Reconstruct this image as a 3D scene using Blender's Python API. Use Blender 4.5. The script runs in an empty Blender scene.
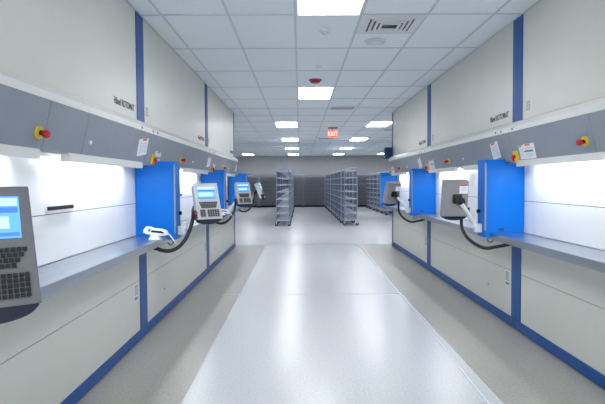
import bpy, bmesh, math, random
from mathutils import Vector, Matrix
random.seed(4)
SC = bpy.context.scene
COL = SC.collection
PI = math.pi

# ------------------------------------------------------------------ materials
def mat(name, col, rough=.5, metal=0., spec=.5, emis=None, estr=0., noise=0., nscale=40., bump=0., coat=0., stretch=None):
    m = bpy.data.materials.new(name); m.use_nodes = True
    nt = m.node_tree; b = nt.nodes['Principled BSDF']
    b.inputs['Base Color'].default_value = (*col, 1)
    b.inputs['Roughness'].default_value = rough
    b.inputs['Metallic'].default_value = metal
    b.inputs['Specular IOR Level'].default_value = spec
    b.inputs['Coat Weight'].default_value = coat
    if emis:
        b.inputs['Emission Color'].default_value = (*emis, 1)
        b.inputs['Emission Strength'].default_value = estr
    if noise or bump:
        tc = nt.nodes.new('ShaderNodeTexCoord'); mp = nt.nodes.new('ShaderNodeMapping')
        if stretch: mp.inputs['Scale'].default_value = stretch
        nt.links.new(tc.outputs['Object'], mp.inputs['Vector'])
        n = nt.nodes.new('ShaderNodeTexNoise'); n.inputs['Scale'].default_value = nscale
        n.inputs['Detail'].default_value = 4
        nt.links.new(mp.outputs['Vector'], n.inputs['Vector'])
        if noise:
            r = nt.nodes.new('ShaderNodeValToRGB')
            r.color_ramp.elements[0].position = .3; r.color_ramp.elements[1].position = .7
            r.color_ramp.elements[0].color = (*[c*(1-noise) for c in col], 1)
            r.color_ramp.elements[1].color = (*[min(1, c*(1+noise)) for c in col], 1)
            nt.links.new(n.outputs['Fac'], r.inputs['Fac'])
            nt.links.new(r.outputs['Color'], b.inputs['Base Color'])
        if bump:
            bp = nt.nodes.new('ShaderNodeBump'); bp.inputs['Strength'].default_value = bump
            bp.inputs['Distance'].default_value = .002
            nt.links.new(n.outputs['Fac'], bp.inputs['Height'])
            nt.links.new(bp.outputs['Normal'], b.inputs['Normal'])
    return m

M = {}
M['cream'] = mat('cream_lacquer', (.655, .66, .605), .38, noise=.015, nscale=2)
M['cap'] = mat('cream_cornice', (.76, .77, .73), .4, noise=.01, nscale=2)
M['white'] = mat('white_lacquer', (.86, .88, .90), .35, noise=.01, nscale=2)
M['blue'] = mat('blue_lacquer', (.009, .082, .30), .42, spec=.3, noise=.03, nscale=3)
M['panelblue'] = mat('bright_blue_lacquer', (.0, .175, .70), .38, spec=.22, noise=.02, nscale=3)
M['navy'] = mat('navy_lacquer', (.01, .035, .10), .4, noise=.03, nscale=3)
M['hood'] = mat('grey_hood', (.27, .30, .345), .4, noise=.03, nscale=6)
M['dark'] = mat('dark_gap', (.03, .03, .035), .7, noise=.05)
M['steel'] = mat('brushed_steel', (.39, .43, .50), .28, metal=.9, noise=.08, nscale=30, stretch=(1, .05, 1))
M['chrome'] = mat('chrome_wire', (.50, .56, .66), .35, metal=.7, noise=.05, nscale=20)
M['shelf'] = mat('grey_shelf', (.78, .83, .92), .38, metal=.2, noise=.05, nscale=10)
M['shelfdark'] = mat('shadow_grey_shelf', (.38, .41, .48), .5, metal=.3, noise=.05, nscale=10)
M['cartside'] = mat('cart_side_sheet', (.15, .18, .25), .45, metal=.3, noise=.1, nscale=20)
M['yellow'] = mat('yellow_plastic', (.85, .60, .02), .4, noise=.02)
M['red'] = mat('red_plastic', (.55, .01, .02), .35, noise=.02)
M['black'] = mat('black_rubber', (.012, .012, .014), .45, noise=.05)
M['key'] = mat('dark_key', (.020, .022, .028), .6, spec=.2, noise=.05)
M['term'] = mat('grey_terminal', (.27, .27, .275), .45, noise=.03, nscale=60)
M['termlight'] = mat('light_grey_terminal', (.50, .515, .53), .42, noise=.02, nscale=60)
M['termshade'] = mat('shaded_grey_terminal', (.125, .128, .138), .45, noise=.03, nscale=60)  # terminal grey darkened: shade on the near terminal put into its colour
M['plastic'] = mat('white_plastic', (.86, .88, .90), .35, noise=.01)
M['teal'] = mat('teal_window', (.05, .42, .48), .25, noise=.05)
M['paper'] = mat('white_paper', (.82, .84, .88), .6, noise=.02)
M['orange'] = mat('orange_print', (.85, .20, .06), .6, noise=.02)
M['tealp'] = mat('teal_print', (.02, .33, .36), .6, noise=.02)
M['print'] = mat('grey_print', (.45, .46, .5), .6, noise=.02)
M['greyprint'] = mat('label_print', (.22, .25, .28), .6, noise=.02)
M['traydark'] = mat('tray_dark', (.018, .024, .04), .6, spec=.2, noise=.02)
M['ink'] = mat('black_ink', (.03, .035, .04), .5, noise=.02)
M['greyink'] = mat('grey_ink', (.18, .20, .22), .5, noise=.02)
M['screen'] = mat('screen_blue', (.1, .3, .7), .3, emis=(.10, .36, .86), estr=.85, noise=.02)
M['screenlight'] = mat('screen_pale', (.4, .7, .95), .3, emis=(.42, .70, .95), estr=.75, noise=.02)
M['screendark'] = mat('screen_deep', (.05, .15, .5), .3, emis=(.03, .17, .62), estr=.8, noise=.02)
M['tube'] = mat('lamp_tube', (1, 1, 1), .5, emis=(.93, .97, 1), estr=10., noise=.01)
M['panel_light'] = mat('light_diffuser', (1, 1, 1), .5, emis=(.95, .97, 1), estr=17., noise=.01)
M['fixture'] = mat('fixture_white', (.75, .77, .80), .5, noise=.01)
M['wall'] = mat('painted_wall', (.52, .53, .54), .7, noise=.03, nscale=3)
M['tbar'] = mat('ceiling_tbar', (.60, .65, .71), .5, noise=.02)
M['exit'] = mat('exit_red', (.9, .08, .05), .4, emis=(1., .10, .07), estr=1.4, noise=.02)
M['exitlet'] = mat('exit_letters', (.95, .5, .4), .4, emis=(1., .62, .50), estr=1.3, noise=.02)
M['darkred'] = mat('dark_red_lens', (.22, .015, .015), .3, noise=.05)
M['basebd'] = mat('dark_base', (.06, .065, .075), .5, noise=.05)
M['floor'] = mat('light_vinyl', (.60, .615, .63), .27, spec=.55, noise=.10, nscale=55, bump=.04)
M['floordark'] = mat('beige_grey_floor', (.40, .38, .345), .32, spec=.5, noise=.16, nscale=55, bump=.04)
M['weld'] = mat('vinyl_weld', (.74, .76, .79), .3, noise=.02)

def ceiling_mat():
    m = bpy.data.materials.new('ceiling_tile'); m.use_nodes = True
    nt = m.node_tree; b = nt.nodes['Principled BSDF']; b.inputs['Roughness'].default_value = .8
    tc = nt.nodes.new('ShaderNodeTexCoord')
    n = nt.nodes.new('ShaderNodeTexNoise'); n.inputs['Scale'].default_value = 90; n.inputs['Detail'].default_value = 3
    r = nt.nodes.new('ShaderNodeValToRGB')
    r.color_ramp.elements[0].position = .35; r.color_ramp.elements[0].color = (.82, .88, .93, 1)
    r.color_ramp.elements[1].position = .6; r.color_ramp.elements[1].color = (.86, .91, .95, 1)
    nt.links.new(tc.outputs['Object'], n.inputs['Vector']); nt.links.new(n.outputs['Fac'], r.inputs['Fac'])
    nt.links.new(r.outputs['Color'], b.inputs['Base Color'])
    return m
M['ceiling'] = ceiling_mat()

# ------------------------------------------------------------------ builders
class MB:
    """collects shapes and builds them as ONE mesh object"""
    def __init__(s, sx=1): s.bm = bmesh.new(); s.sx = sx
    def _v(s, p): return s.bm.verts.new((p[0]*s.sx, p[1], p[2]))
    def box(s, x0, x1, y0, y1, z0, z1):
        return s.hexa([(x0,y0,z0),(x1,y0,z0),(x1,y1,z0),(x0,y1,z0)], [(x0,y0,z1),(x1,y0,z1),(x1,y1,z1),(x0,y1,z1)])
    def hexa(s, a, b):
        va = [s._v(p) for p in a]; vb = [s._v(p) for p in b]; n = len(a)
        s.bm.faces.new(va[::-1]); s.bm.faces.new(vb)
        for i in range(n): s.bm.faces.new((va[i], va[(i+1) % n], vb[(i+1) % n], vb[i]))
        return s
    def prism_y(s, prof, y0, y1):      # profile in (x, z)
        return s.hexa([(p[0], y0, p[1]) for p in prof], [(p[0], y1, p[1]) for p in prof])
    def prism_z(s, prof, z0, z1):      # profile in (x, y)
        return s.hexa([(p[0], p[1], z0) for p in prof], [(p[0], p[1], z1) for p in prof])
    def cyl(s, a, b, r, r2=None, n=14):
        a = Vector(a); b = Vector(b); r2 = r if r2 is None else r2
        d = (b-a).normalized(); u = d.orthogonal().normalized(); w = d.cross(u)
        s.hexa([tuple(a+(u*math.cos(t)+w*math.sin(t))*r) for t in [2*PI*i/n for i in range(n)]],
               [tuple(b+(u*math.cos(t)+w*math.sin(t))*r2) for t in [2*PI*i/n for i in range(n)]])
        return s
    def tube(s, pts, r, n=10, sub=6, radii=None):
        P = [Vector(p) for p in pts]
        if sub > 1 and len(P) > 2:
            Q = []; E = [P[0]*2-P[1]]+P+[P[-1]*2-P[-2]]
            for i in range(1, len(E)-2):
                for k in range(sub):
                    t = k/sub; a, b, c, d = E[i-1:i+3]
                    Q.append(.5*((2*b)+(c-a)*t+(2*a-5*b+4*c-d)*t*t+(3*b-a-3*c+d)*t**3))
            Q.append(P[-1]); P = Q
        rings = []; u = None
        for i, p in enumerate(P):
            d = (P[min(i+1, len(P)-1)]-P[max(i-1, 0)]).normalized()
            u = d.orthogonal().normalized() if u is None else (u-d*u.dot(d)).normalized()
            w = d.cross(u)
            rings.append([s._v(p+(u*math.cos(2*PI*k/n)+w*math.sin(2*PI*k/n))*r) for k in range(n)])
        for i in range(len(rings)-1):
            for k in range(n):
                s.bm.faces.new((rings[i][k], rings[i][(k+1) % n], rings[i+1][(k+1) % n], rings[i+1][k]))
        s.bm.faces.new(rings[0][::-1]); s.bm.faces.new(rings[-1])
        return s
    def ring(s, c, r, h, n=24):         # upright lathe disc with rounded edge, axis z
        prof = [(r*.0, h), (r*.6, h*.92), (r*.88, h*.6), (r, 0)]
        return s
    def lathe(s, c, prof, n=24):        # prof list of (radius, z)
        c = Vector(c); rings = []
        for (r, z) in prof:
            rings.append([s._v(c+Vector((r*math.cos(2*PI*k/n), r*math.sin(2*PI*k/n), z))) for k in range(n)])
        for i in range(len(rings)-1):
            for k in range(n):
                s.bm.faces.new((rings[i][k], rings[i][(k+1) % n], rings[i+1][(k+1) % n], rings[i+1][k]))
        s.bm.faces.new(rings[0][::-1]); s.bm.faces.new(rings[-1])
        return s
    def build(s, name, m, parent=None, bevel=0, loc=None, smooth=False, matrix=None):
        bmesh.ops.recalc_face_normals(s.bm, faces=s.bm.faces)
        if bevel:
            bmesh.ops.bevel(s.bm, geom=[e for e in s.bm.edges if e.calc_face_angle(0) > .6], offset=bevel, segments=2, affect='EDGES', profile=.7)
        if smooth:
            for f in s.bm.faces: f.smooth = True
            for e in s.bm.edges:
                if e.calc_face_angle(0) > .7: e.smooth = False
        me = bpy.data.meshes.new(name); s.bm.to_mesh(me); s.bm.free()
        me.materials.append(m)
        o = bpy.data.objects.new(name, me); COL.objects.link(o)
        if parent: o.parent = parent
        if loc: o.location = loc
        if matrix: o.matrix_local = matrix
        return o

def tag(o, label=None, cat=None, group=None, kind=None):
    if label: o['label'] = label
    if cat: o['category'] = cat
    if group: o['group'] = group
    if kind: o['kind'] = kind
    return o
def empty(name, loc, label, cat, group=None):
    o = bpy.data.objects.new(name, None); COL.objects.link(o); o.location = loc; o.empty_display_size = .2
    return tag(o, label, cat, group)
def kids(o): return [c for c in bpy.data.objects if c.parent == o]
def copy_tree(o, parent=None):
    c = o.copy(); COL.objects.link(c)
    if parent: c.parent = parent
    for ch in kids(o): copy_tree(ch, c)
    return c
def structure(o): o['kind'] = 'structure'; return o
def text(body, size, name, m, parent, origin, right, up, align='LEFT', bold=.0, xs=1.):
    """flat lettering lying in the plane spanned by right/up"""
    cu = bpy.data.curves.new('lettering', 'FONT'); cu.body = body; cu.size = size; cu.align_x = align; cu.offset = bold
    cu.resolution_u = 3; cu.extrude = .0008
    t = bpy.data.objects.new('lettering', cu); COL.objects.link(t)
    bpy.context.view_layer.update()
    me = bpy.data.meshes.new_from_object(t.evaluated_get(bpy.context.evaluated_depsgraph_get()))
    bpy.data.objects.remove(t); bpy.data.curves.remove(cu)
    me.materials.clear(); me.materials.append(m)
    r = Vector(right).normalized(); u = Vector(up).normalized(); n = r.cross(u)
    R = Matrix(((r.x*xs, u.x, n.x, origin[0]), (r.y*xs, u.y, n.y, origin[1]), (r.z*xs, u.z, n.z, origin[2]), (0, 0, 0, 1)))
    me.transform(R)
    o = bpy.data.objects.new(name, me); COL.objects.link(o)
    if parent: o.parent = parent
    return o

# ------------------------------------------------------------------ camera
F = 530.0
cam = bpy.data.cameras.new('camera'); co = bpy.data.objects.new('camera', cam); COL.objects.link(co)
cam.sensor_width = 36; cam.lens = 36*F/605; cam.clip_start = .05; cam.clip_end = 200
yaw = math.atan(2.5/F); pitch = math.atan(19.4/F); roll = -.006
co.matrix_world = Matrix.Translation((0, 0, 1.42)) @ Matrix.Rotation(-yaw, 4, 'Z') @ Matrix.Rotation(PI/2-pitch, 4, 'X') @ Matrix.Rotation(roll, 4, 'Z')
SC.camera = co

# ------------------------------------------------------------------ room
H = 2.96; XL, XR = -1.455, 2.06
RX0, RX1, RY0, RY1 = -7.0, 8.0, -2.6, 31.0
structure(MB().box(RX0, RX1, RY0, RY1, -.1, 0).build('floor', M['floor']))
structure(MB().box(RX0, RX1, RY0, RY1, H, H+.1).build('ceiling', M['ceiling']))
structure(MB().box(RX0-.1, RX0, RY0, RY1, 0, H).build('wall_left', M['wall']))
structure(MB().box(RX1, RX1+.1, RY0, RY1, 0, H).build('wall_right', M['wall']))
structure(MB().box(RX0, RX1, RY1, RY1+.1, 0, H).build('wall_far', M['wall']))
structure(MB().box(RX0, RX1, RY0-.1, RY0, 0, H).build('wall_near', M['wall']))
structure(MB().box(RX0, RX1, RY1-.02, RY1, 0, .1).build('baseboard_far', M['basebd']))
structure(MB().box(XL-.3, -.775, RY0, 12.05, 0, .0025).build('dark_floor_1', M['floordark']))  # beige-grey floor strips beside the machines, darker than the middle of the aisle
structure(MB().box(1.295, XR+.3, RY0, 12.05, 0, .0025).build('dark_floor_2', M['floordark']))
w = MB()
w.hexa([(1.150,1.2,0),(1.162,1.2,0),(1.372,11.9,0),(1.360,11.9,0)], [(1.150,1.2,.003),(1.162,1.2,.003),(1.372,11.9,.003),(1.360,11.9,.003)])
w.box(XL, 1.295, 6.70, 6.706, 0, .003)
w.box(-.775, 1.295, 12.05, 12.06, 0, .003)
structure(w.build('trim_3', M['weld']))
# suspended ceiling grid
GX, GY = -.034, 4.91
g = MB()
k0 = math.ceil((RX0-GX)/.61); k1 = math.floor((RX1-GX)/.61)
for k in range(k0, k1+1):
    x = GX+.61*k; g.box(x-.011, x+.011, RY0, RY1, H-.006, H)
j = math.ceil((RY0-GY)/1.22)
while GY+1.22*j < RY1:
    y = GY+1.22*j; g.box(RX0, RX1, y-.011, y+.011, H-.0065, H); j += 1
x0 = GX+.61; g.box(x0, x0+.61, GY+.60, GY+.622, H-.0065, H)      # the half cell holding the air vent
structure(g.build('trim_4', M['tbar']))
# wall angle where the machines meet the ceiling
for i, (a, b, n) in enumerate(((XL-.02, XL+.02, 'trim_5'), (XR-.02, XR+.02, 'trim_6'))):
    structure(MB().box(a, b, 1.0, 11.8, H-.010, H-.0066).build(n, M['tbar']))

# ------------------------------------------------------------------ ceiling lights
def ceiling_light(label):
    t = empty('ceiling_light', (0, 0, H), label, 'ceiling light', 'recessed ceiling light panels')
    f = MB(); a, b = .295, .60
    f.box(-a, a, -b, -b+.02, -.016, -.007).box(-a, a, b-.02, b, -.016, -.007).box(-a, -a+.02, -b+.02, b-.02, -.016, -.007).box(a-.02, a, -b+.02, b-.02, -.016, -.007)
    f.build('frame', M['fixture'], t)
    MB().box(-a+.02, a-.02, -b+.02, b-.02, -.013, -.008).build('diffuser', M['panel_light'], t)
    return t
spots = []
names0 = ['nearest ceiling light panel above the middle of the aisle', 'second ceiling light panel above the aisle, beyond the red alarm disc',
          'third panel of the row above the left carts', 'fourth panel of the row above the left carts',
          'fifth panel of the row above the left carts', 'farthest panel of the row above the left carts']
for i in range(6): spots.append((0 if i < 2 else -1, i, names0[i]))
names3 = {2: 'nearest light panel of the right row, beside the exit sign', 3: 'second light panel of the right row beyond the exit sign',
          4: 'third light panel of the right row, above the cart row', 5: 'farthest light panel of the right row, above the cart row'}
for i in (2, 3, 4, 5): spots.append((3, i, names3[i]))
spots.append((7, 5, 'light panel at the far right, beside the navy box on the wall'))
spots.append((-5, 5, 'light panel at the far left, just past the end of the left machines'))
lights = []
for (c, i, lab) in spots:
    o = ceiling_light(lab) if not lights else copy_tree(lights[0])
    o['label'] = 'white glowing ' + lab
    o.location = (GX+.61*(c+.5), GY-.61+4.88*i, H); lights.append(o)
for (c, y, s) in ((0, -1.4, 'added unseen behind the camera on the left'), (3, -1.4, 'added unseen behind the camera on the right')):  # two unseen panels added behind the camera for brightness
    o = copy_tree(lights[0]); o['label'] = 'white glowing ceiling light panel ' + s
    o.location = (GX+.61*(c-.5), GY-.61+4.88*(-1), H)
    if c == 3: o.location.x = GX+.61*2.5-.0
    lights.append(o)

def area(name, loc, size, power, rot=(0, 0, 0), col=(.93, .96, 1), spread=PI):
    l = bpy.data.lights.new(name, 'AREA'); l.shape = 'RECTANGLE'; l.size, l.size_y = size; l.energy = power; l.color = col; l.spread = spread
    o = bpy.data.objects.new(name, l); COL.objects.link(o); o.location = loc; o.rotation_euler = rot
    return o

# ceiling fittings
v = empty('air_vent', (GX+.61*1.5, GY+.31, H), 'square white louvred air vent with dark core set in the ceiling', 'air vent')
MB().box(-.23, .23, -.23, .23, -.012, -.007).build('backing', M['basebd'], v)
f = MB()
for q, r in enumerate((.235, .19, .145, .10)):
    z1 = -.008-.004*q; z0 = z1-.012; t = .024
    for (a, b, c, d) in ((-r, r, -r, -r+t), (-r, r, r-t, r), (-r, -r+t, -r+t, r-t), (r-t, r, -r+t, r-t)):
        f.box(a, b, c, d, z0, z1)
f.build('louvre', M['fixture'], v)
MB().box(-.29, .29, -.29, -.235, -.010, -.0066).box(-.29, .29, .235, .28, -.010, -.0066).box(-.29, -.235, -.235, .235, -.010, -.0066).box(.235, .29, -.235, .235, -.010, -.0066).build('frame', M['fixture'], v)

s = empty('ceiling_speaker', (GX+.61*1.42, GY+.92, H), 'round white ceiling speaker beside the square air vent', 'speaker')
MB().lathe((0, 0, 0), [(.115, -.001), (.115, -.012), (.10, -.020), (.02, -.024)]).build('grille', M['fixture'], s, smooth=True)
MB().lathe((0, 0, 0), [(.103, -.0205), (.106, -.0218), (.098, -.0222), (.094, -.0212)], 28).build('rim', M['tbar'], s)
d = empty('smoke_detector', (.255, 5.38, H), 'white round smoke detector in the tile past the nearest light', 'smoke detector')
MB().lathe((0, 0, 0), [(.058, 0), (.058, -.018), (.05, -.032)]).build('base', M['fixture'], d, smooth=True)
MB().lathe((0, 0, 0), [(.036, -.032), (.034, -.046), (.018, -.054)]).build('sensor', M['tbar'], d, smooth=True)
tag(MB().lathe((.26, 7.1, H), [(.045, 0), (.045, -.008), (.035, -.012)]).build('sprinkler_cover', M['fixture'], smooth=True), 'small flat white sprinkler cover disc before the red alarm disc', 'sprinkler')
a = empty('alarm_disc', (.24, 8.0, H), 'dark red round alarm disc on the ceiling above the aisle', 'alarm')
MB().lathe((0, 0, 0), [(.098, 0), (.098, -.012), (.088, -.020)]).build('base', M['red'], a, smooth=True)
MB().lathe((0, 0, 0), [(.080, -.020), (.074, -.040), (.045, -.055)]).build('lens', M['darkred'], a, smooth=True)
def slot_vent(x, y, label, w=.26):
    t = empty('slot_vent', (x, y, H), label, 'air vent', 'flat slotted vents in the far ceiling')
    MB().box(-w, w, -.2, .2, -.012, -.0066).build('plate', M['fixture'], t)
    m = MB()
    for q in range(5): m.box(-w+.03, w-.03, -.16+.075*q, -.135+.075*q, -.0135, -.012)
    m.build('slot', M['basebd'], t)
slot_vent(.89, 11.0, 'flat white slotted vent in the ceiling just before the exit sign')
slot_vent(.89, 18.6, 'small slotted ceiling vent beyond the exit sign')
slot_vent(2.72, 15.6, 'small slotted ceiling vent at the right near the machine end')
# exit sign
e = empty('exit_sign', (.93, 14.9, 2.78), 'red glowing EXIT sign hanging from the ceiling', 'sign')
MB().box(-.135, .135, -.025, .025, -.105, .10).build('sign_box', M['exit'], e, bevel=.006)
MB().cyl((0, 0, .10), (0, 0, .17), .012).box(-.13, .13, -.05, .05, .150, .1735).build('canopy', M['basebd'], e)
text('EXIT', .17, 'sign_letters', M['exitlet'], e, (0, -.027, -.06), (1, 0, 0), (0, 0, 1), 'CENTER', .004, .74)

# ------------------------------------------------------------------ storage machines
MODL = [1.46, 4.87, 8.30, 11.77]
MODR = [1.59, 5.01, 8.43, 11.80]
PW = .106
def bounds(side, i): return (MODL if side < 0 else MODR)[i:i+2]

def hood_u(z): return -.088+(1.88-z)/(1.88-1.615)*.060       # slanted hood front

def machine(side, i, label):
    y0, y1 = bounds(side, i); X0 = -XL if side < 0 else XR
    y0 += .0015; y1 -= .0015
    yc = (y0+y1)/2
    t = empty('storage_machine', (side*X0, yc, 0), label, 'storage machine', 'tall cream storage machines lining the aisle')
    S = side
    def B(): return MB(S)
    a, b = y0-yc, y1-yc
    E = .003
    # body: profile with the working niche
    B().prism_y([(.006, .012), (.006, .845), (.17, .845), (.17, 1.6), (.006, 1.6), (.006, 2.952), (1.3, 2.952), (1.3, .012)], a, b).build('cabinet_body', M['cream'], t)
    B().box(.03, 1.25, a+.02, b-.02, 0, .012).build('plinth', M['dark'], t)
    B().box(-.012, .006, a, b, .012, .10).build('base_rail', M['blue'], t)
    for (p, q) in ((a, a+PW), (b-PW, b)):
        o = B().box(-.008, .006, p, q, .10, .845); m_ = (p+q)/2
        o.build('lower_post', M['blue'], t)
        B().box(-.010, .006, p, q, 1.985, 2.95).build('upper_post', M['blue'], t)
    B().box(-.002, .006, a+PW, b-PW, .10, .5475).build('lower_panel', M['cream'], t)
    B().box(-.002, .006, a+PW, b-PW, .5525, .845).build('lower_panel', M['cream'], t)
    B().box(.004, .0065, a+PW, b-PW, .5475, .5525).build('panel_seam', M['dark'], t)
    B().box(-.003, .006, a+PW, b-PW, 1.99, 2.95).build('upper_panel', M['cream'], t)
    B().prism_y([(.006, 1.985), (-.03, 1.980), (-.090, 1.925), (-.090, 1.8815), (.006, 1.8815)], a, b).build('cornice', M['cap'], t)
    # hood in three sheets with fine joints
    L = b-a
    if S < 0: js = [a, a+1.49, a+2.02, b]
    else:     js = [a, b-2.02+.02, b-1.38, b]
    js = sorted(js)
    h = B()
    for q in range(3):
        h.prism_y([(-.088, 1.8815), (-.028, 1.615), (.006, 1.615), (.006, 1.8815)], js[q]+.002, js[q+1]-.002)
    h.build('hood', M['hood'], t)
    B().prism_y([(-.083, 1.880), (-.024, 1.617), (.005, 1.617), (.005, 1.880)], a+.003, b-.003).build('hood_core', M['dark'], t)
    # niche: shutter sheets, cheeks, handle
    B().box(.155, .17, a, b, .915, 1.2225).build('shutter_panel', M['white'], t)
    up = B().box(.155, .17, a, b, 1.2275, 1.598).build('shutter_panel', M['white'], t)
    B().box(.163, .17, a, b, 1.2225, 1.2275).build('shutter_seam', M['dark'], t)
    if S < 0:
        hy = 3.53-1.46
        B().box(.128, .142, a+hy-.18, a+hy+.18, 1.252, 1.276).box(.142, .155, a+hy-.15, a+hy-.13, 1.257, 1.271).box(.142, .155, a+hy+.13, a+hy+.15, 1.257, 1.271).build('handle', M['key'], up)
    # light valance in two lengths, with lamp tubes behind
    if S < 0: segs = [(a+.52, a+1.47), (a+1.84, b-.03)]
    else:     segs = [(a+.42, b-1.84), (b-1.47, b-.03)]
    for (p, q) in segs:
        B().box(-.026, -.010, p, q, 1.560, 1.6145).box(-.010, .03, p, p+.01, 1.560, 1.599).box(-.010, .03, q-.01, q, 1.560, 1.599).build('valance', M['cap'], t)
        B().cyl((.055, p+.05, 1.583), (.055, q-.05, 1.583), .012, n=10).build('lamp_tube', M['tube'], t)
        l = area('niche_lamp', (S*(X0+.055), yc+(p+q)/2, 1.568), (.05, (q-p)-.1), NICHE*(q-p), (0, math.radians(S*-5), 0))
    # emergency stop
    def on_hood(yy, zz, off=0.):
        u = hood_u(zz); n = Vector((-.266, 0, -.060)).normalized()
        return Vector((u, yy, zz))+n*off, n
    ey = (2.87-1.46) if S < 0 else (3.73-1.59)
    c, n = on_hood(a+ey, 1.700)
    pl = B().cyl(c, c+n*.012, .036, n=20).build('stop_plate', M['yellow'], t)
    st = B().cyl(c+n*.012, c+n*.032, .014).build('stop_collar', M['black'], t)
    B().cyl(c+n*.030, c+n*.048, .019, .024, 16).cyl(c+n*.048, c+n*.060, .024, .018, 16).build('stop_button', M['red'], t)
    # small white button
    wy = (3.57-1.46) if S < 0 else (3.10-1.59)
    c, n = on_hood(a+wy, 1.70)
    B().cyl(c, c+n*.012, .014, n=14).build('white_button', M['plastic'], t)
    # main switch with label, at the joint after the machine's near end
    sw = .24 if S < 0 else L-.07
    c, n = on_hood(a+sw, 1.655)
    upv = Vector((-.060, 0, .266)).normalized()
    m = B(); R = Vector((0, 1, 0))
    def plate(m, c, w, h, off, th, rot=0):
        r = R*math.cos(rot)+upv*math.sin(rot); uu = upv*math.cos(rot)-R*math.sin(rot)
        base = [c-r*w/2-uu*h/2, c+r*w/2-uu*h/2, c+r*w/2+uu*h/2, c-r*w/2+uu*h/2]
        m.hexa([tuple(p+n*off) for p in base], [tuple(p+n*(off+th)) for p in base])
    plate(m, c, .075, .095, 0, .02); m.build('switch_plate', M['yellow'], t)
    m = B(); m.cyl(c+n*.02, c+n*.036, .019, n=16); plate(m, c-upv*.016, .018, .050, .034, .016); m.build('switch_knob', M['red'], t)
    def notice(yy, zz, w, h, rot, teal=False):
        c, _ = on_hood(yy, zz)
        m = B(); plate(m, c, w, h, .001, .002, rot); nt_ = m.build('notice', M['paper'], t)
        r = R*math.cos(rot)+upv*math.sin(rot); uu = upv*math.cos(rot)-R*math.sin(rot)
        m = B(); plate(m, c+uu*(h*.43)+r*(w*.10), w*.45, h*.12, .003, .001, rot); m.build('notice_header', M['orange'], nt_)
        m = B()
        for q in range(5): plate(m, c+uu*(h*(.22-.13*q)), w*.74, h*.028, .003, .0006, rot)
        m.build('notice_lines', M['print'], nt_)
        if teal:
            m = B(); plate(m, c+uu*(h*.02)+r*(w*.08), w*.8, h*.10, .0036, .001, rot); m.build('notice_band', M['tealp'], nt_)
    if S < 0:
        notice(a+.40, 1.672, .20, .13, 0, True)
        notice(b-.13, 1.745, .26, .15, .12)
    else:
        notice(b-.36, 1.685, .22, .135, 0, True); notice(b-.20, 1.682, .09, .125, 0)
        notice(a+.42, 1.735, .22, .17, -.10)
    # cornice screws
    for yy in ((a+.09, a+.25, b-.25) if S < 0 else (b-.09, a+.18, a+.32)):
        B().cyl((-.090, yy, 1.905), (-.096, yy, 1.905), .011, n=10).build('screw_cap', M['greyink'], t)
    # maker's lettering and symbol on the upper panel; rating label below
    rt = (0, 1, 0) if S < 0 else (0, -1, 0)
    rd = (0, -1, 0)if S > 0 else (0, 1, 0)
    px = S*-.0035
    if S < 0:
        text('Hänel ROTOMAT', .078, 'maker_lettering', M['ink'], t, (-px*-1 if False else .0035, b-PW-.58, 2.055), (0, 1, 0), (0, 0, 1), bold=.0022, xs=.86)
        sy = a+PW+.10
    else:
        text('Hänel ROTOMAT', .078, 'maker_lettering', M['ink'], t, (-.0035, a+PW+.62, 2.055), (0, -1, 0), (0, 0, 1), bold=.0022, xs=.86)
        sy = b-PW-.12
    m = B()
    for q in range(3):
        z = 2.06+.030*q
        m.box(-.0045, -.003, sy-.035, sy+.035, z, z+.007).box(-.0045, -.003, sy-.035, sy-.028, z, z+.022).box(-.0045, -.003, sy+.028, sy+.035, z, z+.022).box(-.0045, -.003, sy-.035, sy+.035, z+.017, z+.022)
    m.build('symbol', M['greyink'], t)
    ly = b-.21 if S < 0 else a+.22
    lb = B().box(-.0035, -.002, ly-.055, ly+.055, .425, .535).build('rating_label', M['paper'], t)
    m = B()
    for q in range(7): m.box(-.0042, -.0035, ly-.045, ly+.045, .435+.0135*q, .443+.0135*q)
    m.build('label_lines', M['greyprint'], lb)
    B().box(-.0035, -.002, ly-.04, ly+.04, .395, .418).build('rating_label', M['tealp'], t)
    B().cyl((-.002, a+.75, .30), (-.006, a+.75, .30), .010, n=10).build('panel_lock', M['greyink'], t)
    return t

NICHE = 3.3
LL = ['left nearest tall cream storage machine, behind the large close terminal', 'left middle tall cream storage machine, between the first and second blue columns', 'left farthest tall cream storage machine, at the far end of the left row']
LR = ['right nearest tall cream storage machine, with red stop button at the photo edge', 'right middle tall cream storage machine, between the two larger blue columns', 'right farthest tall cream storage machine, ending beside the navy box']
for i in range(3): machine(-1, i, LL[i]); machine(1, i, LR[i])

# ------------------------------------------------------------------ worktops
for S, X0, y0, y1, lab in ((-1, -XL, 1.47, 12.35, 'long brushed steel worktop running along the left machines'), (1, XR, 1.60, 12.45, 'long brushed steel worktop running along the right machines')):
    w = empty('worktop', (S*X0, y0, 0), lab, 'worktop')
    MB(S).prism_y([(-.171, .846), (-.173, .906), (-.169, .910), (.153, .910), (.153, .846)], 0, y1-y0).build('steel_top', M['steel'], w)
    m = MB(S)
    for yb in ((MODL if S < 0 else MODR)):
        m.prism_y([(-.15, .845), (-.010, .845), (-.010, .815), (-.13, .832)], yb-y0-.02 if yb-y0 > .05 else .03, yb-y0+.03 if yb-y0 > .05 else .07)
    m.build('bracket', M['black'], w)

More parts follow.
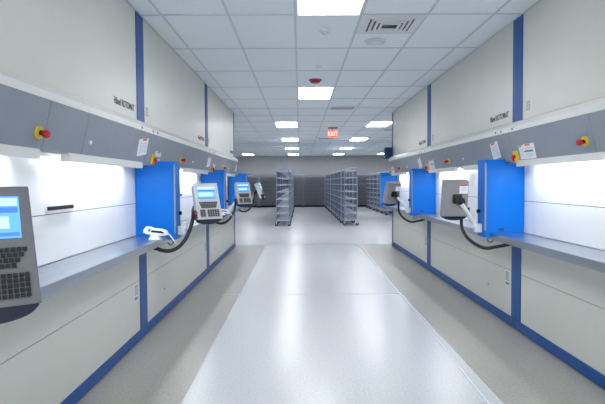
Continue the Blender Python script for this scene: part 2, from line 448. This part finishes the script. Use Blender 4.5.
# ------------------------------------------------------------------ blue columns
COLU = {}
def blue_column(S, yb, label):
    X0 = -XL if S < 0 else XR; ya = yb+(.31 if S < 0 else .20)
    t = empty('side_column', (S*X0, ya, .911), label, 'column', 'blue columns standing on the worktops')
    z = .911
    m = MB(S)
    m.prism_y([(-.235, .868-z), (-.235, 1.635-z), (-.040, 1.635-z), (-.040, 1.596-z), (.150, 1.596-z), (.150, 0), (-.178, 0), (-.178, .868-z)], 0, .22)
    m.build('column_body', M['panelblue'], t)
    MB(S).box(-.239, -.225, -.004, .010, .935-z, 1.60-z).build('edge_trim', M['hood'], t)
    MB(S).cyl((-.235, .16, 1.12-z), (-.262, .16, 1.12-z), .016, .020, 12).build('knob', M['black'], t)
    MB(S).box(-.10, -.05, -.001, 0, .93-z, .96-z).build('vent_plate', M['blue'], t)
    MB(S).cyl((-.238, .05, 1.585-z), (-.234, .05, 1.585-z), .006, n=8).cyl((-.238, .05, .93-z), (-.234, .05, .93-z), .006, n=8).build('bolt', M['black'], t)
    return t
for k, lab in enumerate(('bright blue column on the left worktop behind the near terminal, out of frame', 'bright blue column with white scanner in front on the left worktop',
                         'second blue column of the left row, behind a light grey terminal', 'farthest small blue column of the left row, at the end')):
    blue_column(-1, MODL[k], lab)
for k, lab in enumerate(('largest bright blue column on the right worktop, arm and terminal on its far side', 'second blue column of the right row, beside the smaller terminal seen from behind',
                         'farthest small blue column of the right row, at the worktop end')):
    blue_column(1, MODR[k+1], lab)

# ------------------------------------------------------------------ terminals
TW, TH, TD = .255, .37, .10
def terminal(S, pos, phi, tau, colY, label, body, detail=False, arm=True):
    """pos: screen centre; phi: heading away from -Y toward the aisle, tau: tilt back (degrees)"""
    ph, ta = math.radians(phi), math.radians(tau)
    t = empty('control_terminal', (pos[0], pos[1], pos[2]-TH/2), label, 'terminal', 'control terminals on swing arms')
    # local frame: x = viewer right, y = into housing, z = up ; face normal = -y
    if S < 0: hz = Vector((math.sin(ph), -math.cos(ph), 0))
    else:     hz = Vector((-math.sin(ph), math.cos(ph), 0))
    nrm = (hz*math.cos(ta)+Vector((0, 0, 1))*math.sin(ta)).normalized()
    upv = (Vector((0, 0, 1))*math.cos(ta)-hz*math.sin(ta)).normalized()
    rgt = upv.cross(nrm).normalized()
    R = Matrix(((rgt.x, -nrm.x, upv.x, 0), (rgt.y, -nrm.y, upv.y, 0), (rgt.z, -nrm.z, upv.z, TH/2), (0, 0, 0, 1)))
    a, h = TW/2, TH/2
    hs = MB(); hs.hexa([(-a-.003, 0, -h), (a+.003, 0, -h), (a-.012, TD, -h+.012), (-a+.012, TD, -h+.012)],
                       [(-a+.004, 0, h), (a-.004, 0, h), (a-.016, TD, h-.010), (-a+.016, TD, h-.010)])
    hs.build('housing', body, t, bevel=.006, matrix=R)
    def X(f): return -a+TW*f
    def Z(f): return h-TH*f
    def rect(m, x0, x1, z0, z1, y0=-.003, y1=0): m.box(X(x0), X(x1), y0, y1, Z(z1), Z(z0)); return m
    sc = rect(MB(), .12, .86, .095, .45).build('screen', M['screen'], t, matrix=R)
    m = MB(); rect(m, .14, .84, .19, .235, -.0045, -.003); rect(m, .14, .84, .405, .435, -.0045, -.003); o = m.build('screen_bar', M['screendark'], sc)
    m = MB(); rect(m, .14, .84, .11, .175, -.0045, -.003); rect(m, .17, .74, .27, .37, -.0045, -.003); m.build('screen_window', M['screenlight'], sc)
    # keypads
    kb = MB(); kb.hexa([(X(.12), -.004, Z(.52)), (X(.90), -.004, Z(.52)), (X(.80), -.004, Z(.70)), (X(.22), -.004, Z(.70))][::-1],
                       [(X(.12), 0, Z(.52)), (X(.90), 0, Z(.52)), (X(.80), 0, Z(.70)), (X(.22), 0, Z(.70))][::-1])
    padmat = M['term'] if not detail else body
    kp = kb.build('keypad', padmat, t, matrix=R)
    k2 = rect(MB(), .13, .36, .735, .945, -.004).build('keypad', padmat, t, matrix=R)
    k3 = rect(MB(), .42, .92, .735, .945, -.004).build('keypad', padmat, t, matrix=R)
    if detail:
        for r in range(4):
            nk = 14-r; x0 = .06+.02*r
            for q in range(nk):
                if q < 4: continue
                x = x0+.061*q
                rect(MB(), x, x+.048, .535+.043*r, .535+.043*r+.032, -.011, -.004).build('key', M['key'], kp, bevel=.0015)
        for r in range(5):
            for q in range(8):
                x = .43+.061*q; mm = M['red'] if (r == 4 and q < 2) else M['key']
                rect(MB(), x, x+.048, .745+.041*r, .745+.041*r+.031, -.011, -.004).build('key', mm, k3, bevel=.0015)
    else:
        m = MB()
        for r in range(4):
            x0, x1 = .14+.022*r, .88-.022*r; nk = 10
            for q in range(nk):
                x = x0+(x1-x0)*q/nk; rect(m, x, x+(x1-x0)/nk*.72, .53+.042*r, .53+.042*r+.028, -.007, -.004)
        m.build('keys', M['key'], kp)
        m = MB()
        for r in range(4):
            for q in range(5): x = .44+.095*q; rect(m, x, x+.065, .745+.048*r, .745+.048*r+.032, -.007, -.004)
        m.build('keys', M['key'], k3)
        m = MB()
        for r in range(4):
            for q in range(2): x = .15+.10*q; rect(m, x, x+.07, .745+.048*r, .745+.048*r+.032, -.007, -.004)
        m.build('keys', M['key'], k2)
    # stop button box hanging off the left lower edge
    sb = rect(MB(), -.12, -.01, .76, .98, -.012, .05).build('stop_box', M['black'], t, bevel=.003, matrix=R)
    MB().cyl((X(-.065), -.012, Z(.84)), (X(-.065), -.030, Z(.84)), .011, .014, 14).build('stop_button', M['red'], sb)
    # curved tray lip beneath
    pr = [(a*.96*math.cos(q*PI/12), -.030-.0*q) for q in range(13)]
    m = MB(); prof = [(a*.98*math.cos(PI+q*PI/14), h*.0-h+.004+.040*math.sin(PI+q*PI/14)) for q in range(15)]
    m.hexa([(p[0], .002, p[1]) for p in prof], [(p[0], .060, p[1]) for p in prof])
    m.build('tray', M['traydark'], t, matrix=R)
    # back: hub, notice
    MB().cyl((0, TD, .005), (0, TD+.035, .005), .040, .036, 18).box(-.045, .045, TD-.001, TD+.020, -.04, .05).build('hub', M['black'], t, bevel=.004, matrix=R)
    nb = MB().box(-.105, -.02, TD-.001, TD+.002, .055, .150).build('back_notice', M['paper'], t, matrix=R)
    MB().box(-.103, -.022, TD+.002, TD+.003, .132, .148).build('notice_header', M['red'], nb)
    MB().box(-.095, -.045, TD+.002, TD+.003, .112, .116).box(-.095, -.045, TD+.002, TD+.003, .098, .102).box(-.095, -.045, TD+.002, TD+.003, .084, .088).build('notice_lines', M['print'], nb)
    # arm, mount and hose (in world offsets from the thing origin)
    o = Vector((pos[0], pos[1], pos[2]-TH/2))
    hub = R @ Vector((0, TD+.045, .005))
    hub = Vector(hub)
    X0 = -XL if S < 0 else XR
    mx = S*(X0-.237); my = colY+.11
    blk = Vector((mx, my, .955))-o
    MB().box(blk.x-(.07 if S > 0 else 0), blk.x+(0 if S > 0 else .07), blk.y-.035, blk.y+.035, blk.z-.045, blk.z+.04).build('arm_mount', M['plastic'], t, bevel=.008)
    j = blk+Vector((-S*.065, 0, .04))
    m = MB(); dirv = (hub-j)
    m.tube([j, j+dirv*.5, hub], .022, 10, 1)
    m.cyl(j-Vector((0, 0, .03)), j+Vector((0, 0, .045)), .032, .028)
    m.build('arm', M['plastic'], t, smooth=True)
    MB().cyl(hub-dirv.normalized()*.05, hub+dirv.normalized()*.012, .027).build('arm_joint', M['black'], t)
    e = Vector((S*(X0-.045), my-.30, .824))-o
    low = Vector((S*(X0-.20), my-.20, .775))-o
    if S > 0:
        W = [(1.635, .02, 1.08), (1.628, .00, .97), (1.65, -.06, .885), (1.71, -.12, .815), (1.80, -.18, .772), (1.90, -.25, .795)]
        pts = [hub+Vector((.01, .01, .012)), hub+Vector((.055, .02, -.02))]
    else:
        W = [(-1.045, -.13, 1.08), (-1.075, -.17, .95), (-1.13, -.19, .850), (-1.20, -.21, .790), (-1.29, -.24, .775)]
        pts = [hub+Vector((-.03, .01, .012)), hub+Vector((-.085, -.01, -.03))]
        if phi > 60: pts = [hub, hub+Vector((-.03, -.05, -.06))]
    pts += [Vector((a_, my+b_, c_))-o for (a_, b_, c_) in W]+[e]
    MB().tube(pts, .0165 if S > 0 else .019, 10, 6).build('hose', M['black'], t, smooth=True)
    # cable loop under the column
    c = Vector((S*(X0-.205), my-.13, .866))-o
    MB().tube([c, c+Vector((-S*.012, 0, -.02)), c+Vector((S*.01, -.01, -.045)), c+Vector((S*.035, -.01, -.03)), c+Vector((S*.05, -.01, -.006))], .005, 8, 5).build('cable_loop', M['black'], t, smooth=True)
    return t
cl = lambda k: MODL[k]+.31
cr = lambda k: MODR[k]+.20
terminal(-1, (-.906, 1.53, 1.243), 36, 22, cl(0), 'large close grey terminal with blue screen and black keys at the left edge', M['termshade'], detail=True)
terminal(-1, (-.905, 5.20, 1.245), 32, 19, cl(1), 'light grey terminal with blue screen, second from the left, before the bare cream wall', M['termlight'])
terminal(-1, (-.915, 8.65, 1.255), 28, 17, cl(2), 'small light grey terminal with blue screen near the left wall end', M['termlight'])
terminal(-1, (-.86, 12.0, 1.262), 87, 20, cl(3), 'distant light grey terminal turned edge-on on the left', M['termlight'])
terminal(1, (1.535, 5.30, 1.262), 5, 8, cr(1), 'larger grey terminal seen from behind, on white arm at right', M['term'])
terminal(1, (1.50, 8.78, 1.252), 24, 17, cr(2), 'smaller grey terminal seen from behind, tilted, farther on the right', M['term'])

# ------------------------------------------------------------------ scanners
def scanner(x, y, z, sc, label):
    t = empty('hand_scanner', (x, y, z), label, 'scanner', 'white hand scanners resting on the left worktop')
    m = MB(); m.prism_y([(-.055, 0), (.055, 0), (.045, .018), (.03, .045), (-.03, .045), (-.045, .018)], -.045, .045)
    m.build('cradle', M['plastic'], t, bevel=.005)
    # body: head at the left, loop handle to the right
    head = [(-.105, .068), (-.075, .052), (.00, .040), (.095, .036), (.118, .048), (.105, .082), (.060, .098), (-.010, .106), (-.055, .122), (-.078, .120), (-.100, .092)]
    MB().prism_y(head, -.030, .030).build('shell', M['plastic'], t, bevel=.010, smooth=True)
    MB().prism_y([(-.030, .070), (.080, .058), (.088, .068), (.060, .080), (-.026, .088)], -.0315, .0315).build('trigger', M['key'], t)
    MB().prism_y([(-.060, .076), (-.035, .074), (-.028, .098), (-.050, .106)], -.0318, .0318).build('window', M['teal'], t)
    MB().tube([(.105, 0, .055), (.13, -.01, .045), (.165, -.03, .01), (.185, -.02, -.03), (.20, .02, -.045)], .005, 8, 6).build('cord', M['plastic'], t, smooth=True)
    t.scale = (sc, sc, sc); return t
scanner(-1.315, 4.80, .911, 1.0, 'white hand scanner with dark trigger in front of the first blue column on the left')
scanner(-1.235, 8.42, .911, .9, 'small white hand scanner in front of the second blue column on the left')

# box on the right machine end
nb = empty('wall_box', (XR, 11.9, 1.76), 'dark navy box mounted high on the end of the right machines', 'box')
MB().box(-.155, .10, -.055, .10, .30-.12, .44).build('box_body', M['navy'], nb, bevel=.004)
MB().box(-.160, -.155, -.045, .09, .19, .43).build('box_door', M['blue'], nb)

# ------------------------------------------------------------------ carts
def cart(label, group, L=1.2, W=.44, n=8, Ht=1.86, dark=False):
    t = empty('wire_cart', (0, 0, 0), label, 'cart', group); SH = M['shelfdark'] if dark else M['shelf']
    for sx in (-1, 1):
        for sy in (-1, 1):
            x, y = sx*(W/2-.013), sy*(L/2-.013)
            MB().cyl((x, y, .13), (x, y, Ht), .013, n=8).build('post', M['chrome'], t)
            c = MB().cyl((x, y, .085), (x, y, .13), .010, n=8).prism_y([(x-.02, .12), (x+.02, .12), (x+.014, .05), (x-.014, .05)], y-.022, y-.017).prism_y([(x-.02, .12), (x+.02, .12), (x+.014, .05), (x-.014, .05)], y+.017, y+.022).build('caster', M['chrome'], t)
            MB().cyl((x, y-.014, .056), (x, y+.014, .056), .055, n=14).build('wheel', M['black'], c)
    zs = [.17+(Ht-.06-.17)*k/(n-1) for k in range(n)]
    for k, z in enumerate(zs):
        m = MB(); w, l = W/2-.004, L/2-.004
        m.box(-w, w, -l, l, z, z+.006)
        m.box(-w, w, -l, -l+.008, z, z+.016).box(-w, w, l-.008, l, z, z+.016).box(-w, -w+.008, -l, l, z, z+.022).box(w-.008, w, -l, l, z, z+.022)
        for q in range(7): m.box(-w+.05+q*.055, -w+.056+q*.055, -l, l, z+.006, z+.012)
        m.build('shelf', SH, t)
    m = MB(); w = W/2-.01; l = L/2-.01
    m.prism_y([(-w, Ht-.004), (w, Ht+.055), (w, Ht+.061), (-w, Ht+.002)], -l, l); m.build('sloping_top', SH, t)
    # wire side grid along both long sides
    for sx in (-1, 1):
        m = MB(); x = sx*(W/2-.010)
        for q in range(13): y = -L/2+.05+(L-.1)*q/12; m.box(x-.003, x+.003, y-.0035, y+.0035, .17, Ht-.04)
        for z in zs[:-1]: m.box(x-.003, x+.003, -L/2+.02, L/2-.02, z+.11, z+.117)
        m.build('side_grid', M['cartside'], t)
    return t
random.seed(9)
proto = cart('', 'wire shelf carts in the left row')
rows = [(-.565, 'left row'), (1.66, 'right row')]
ordn = ['first', 'second', 'third', 'fourth', 'fifth', 'sixth', 'seventh', 'eighth', 'ninth']
first = True
for rx, rn in rows:
    for k in range(9):
        c = proto if first else copy_tree(proto); first = False
        c['group'] = 'wire shelf carts in the ' + rn
        c['label'] = '%s grey wheeled wire shelf cart from the front of the %s' % (ordn[k], rn)
        c.location = (rx+random.uniform(-.015, .015), 17.3+.6+k*1.32, 0)
for k in range(8):
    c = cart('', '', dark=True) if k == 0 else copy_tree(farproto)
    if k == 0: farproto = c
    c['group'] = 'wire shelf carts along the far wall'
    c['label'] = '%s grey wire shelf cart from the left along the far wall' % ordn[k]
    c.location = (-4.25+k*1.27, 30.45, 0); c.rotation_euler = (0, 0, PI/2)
for k in range(5):
    c = copy_tree(proto); c['group'] = 'wire shelf carts at the far right'
    c['label'] = '%s grey wire shelf cart from the front at far right, beyond the right machines' % ordn[k]
    c.location = (3.92, 23.4+k*1.32, 0)

# ------------------------------------------------------------------ light & colour
for q, (x, y) in enumerate(((-2.6, 16.5), (3.0, 16.5), (-2.6, 24.0), (3.0, 24.0))):
    area('far_room_fill', (x, y, 2.90), (2.4, 2.4), 42, (0, 0, 0), (.93, .95, 1))  # unseen fill lights added to brighten the far room, without fixtures
# large soft fill light added behind the camera, with no real source there
area('aisle_fill', (.3, -2.5, 1.5), (3.3, 2.7), 112, (math.radians(102), 0, 0), (.88, .94, 1))
wd = bpy.data.worlds.new('world'); SC.world = wd; wd.use_nodes = True
wd.node_tree.nodes['Background'].inputs['Color'].default_value = (.6, .7, .85, 1)
wd.node_tree.nodes['Background'].inputs['Strength'].default_value = .3
SC.view_settings.view_transform = 'Standard'
SC.view_settings.look = 'None'
SC.view_settings.exposure = 0.0
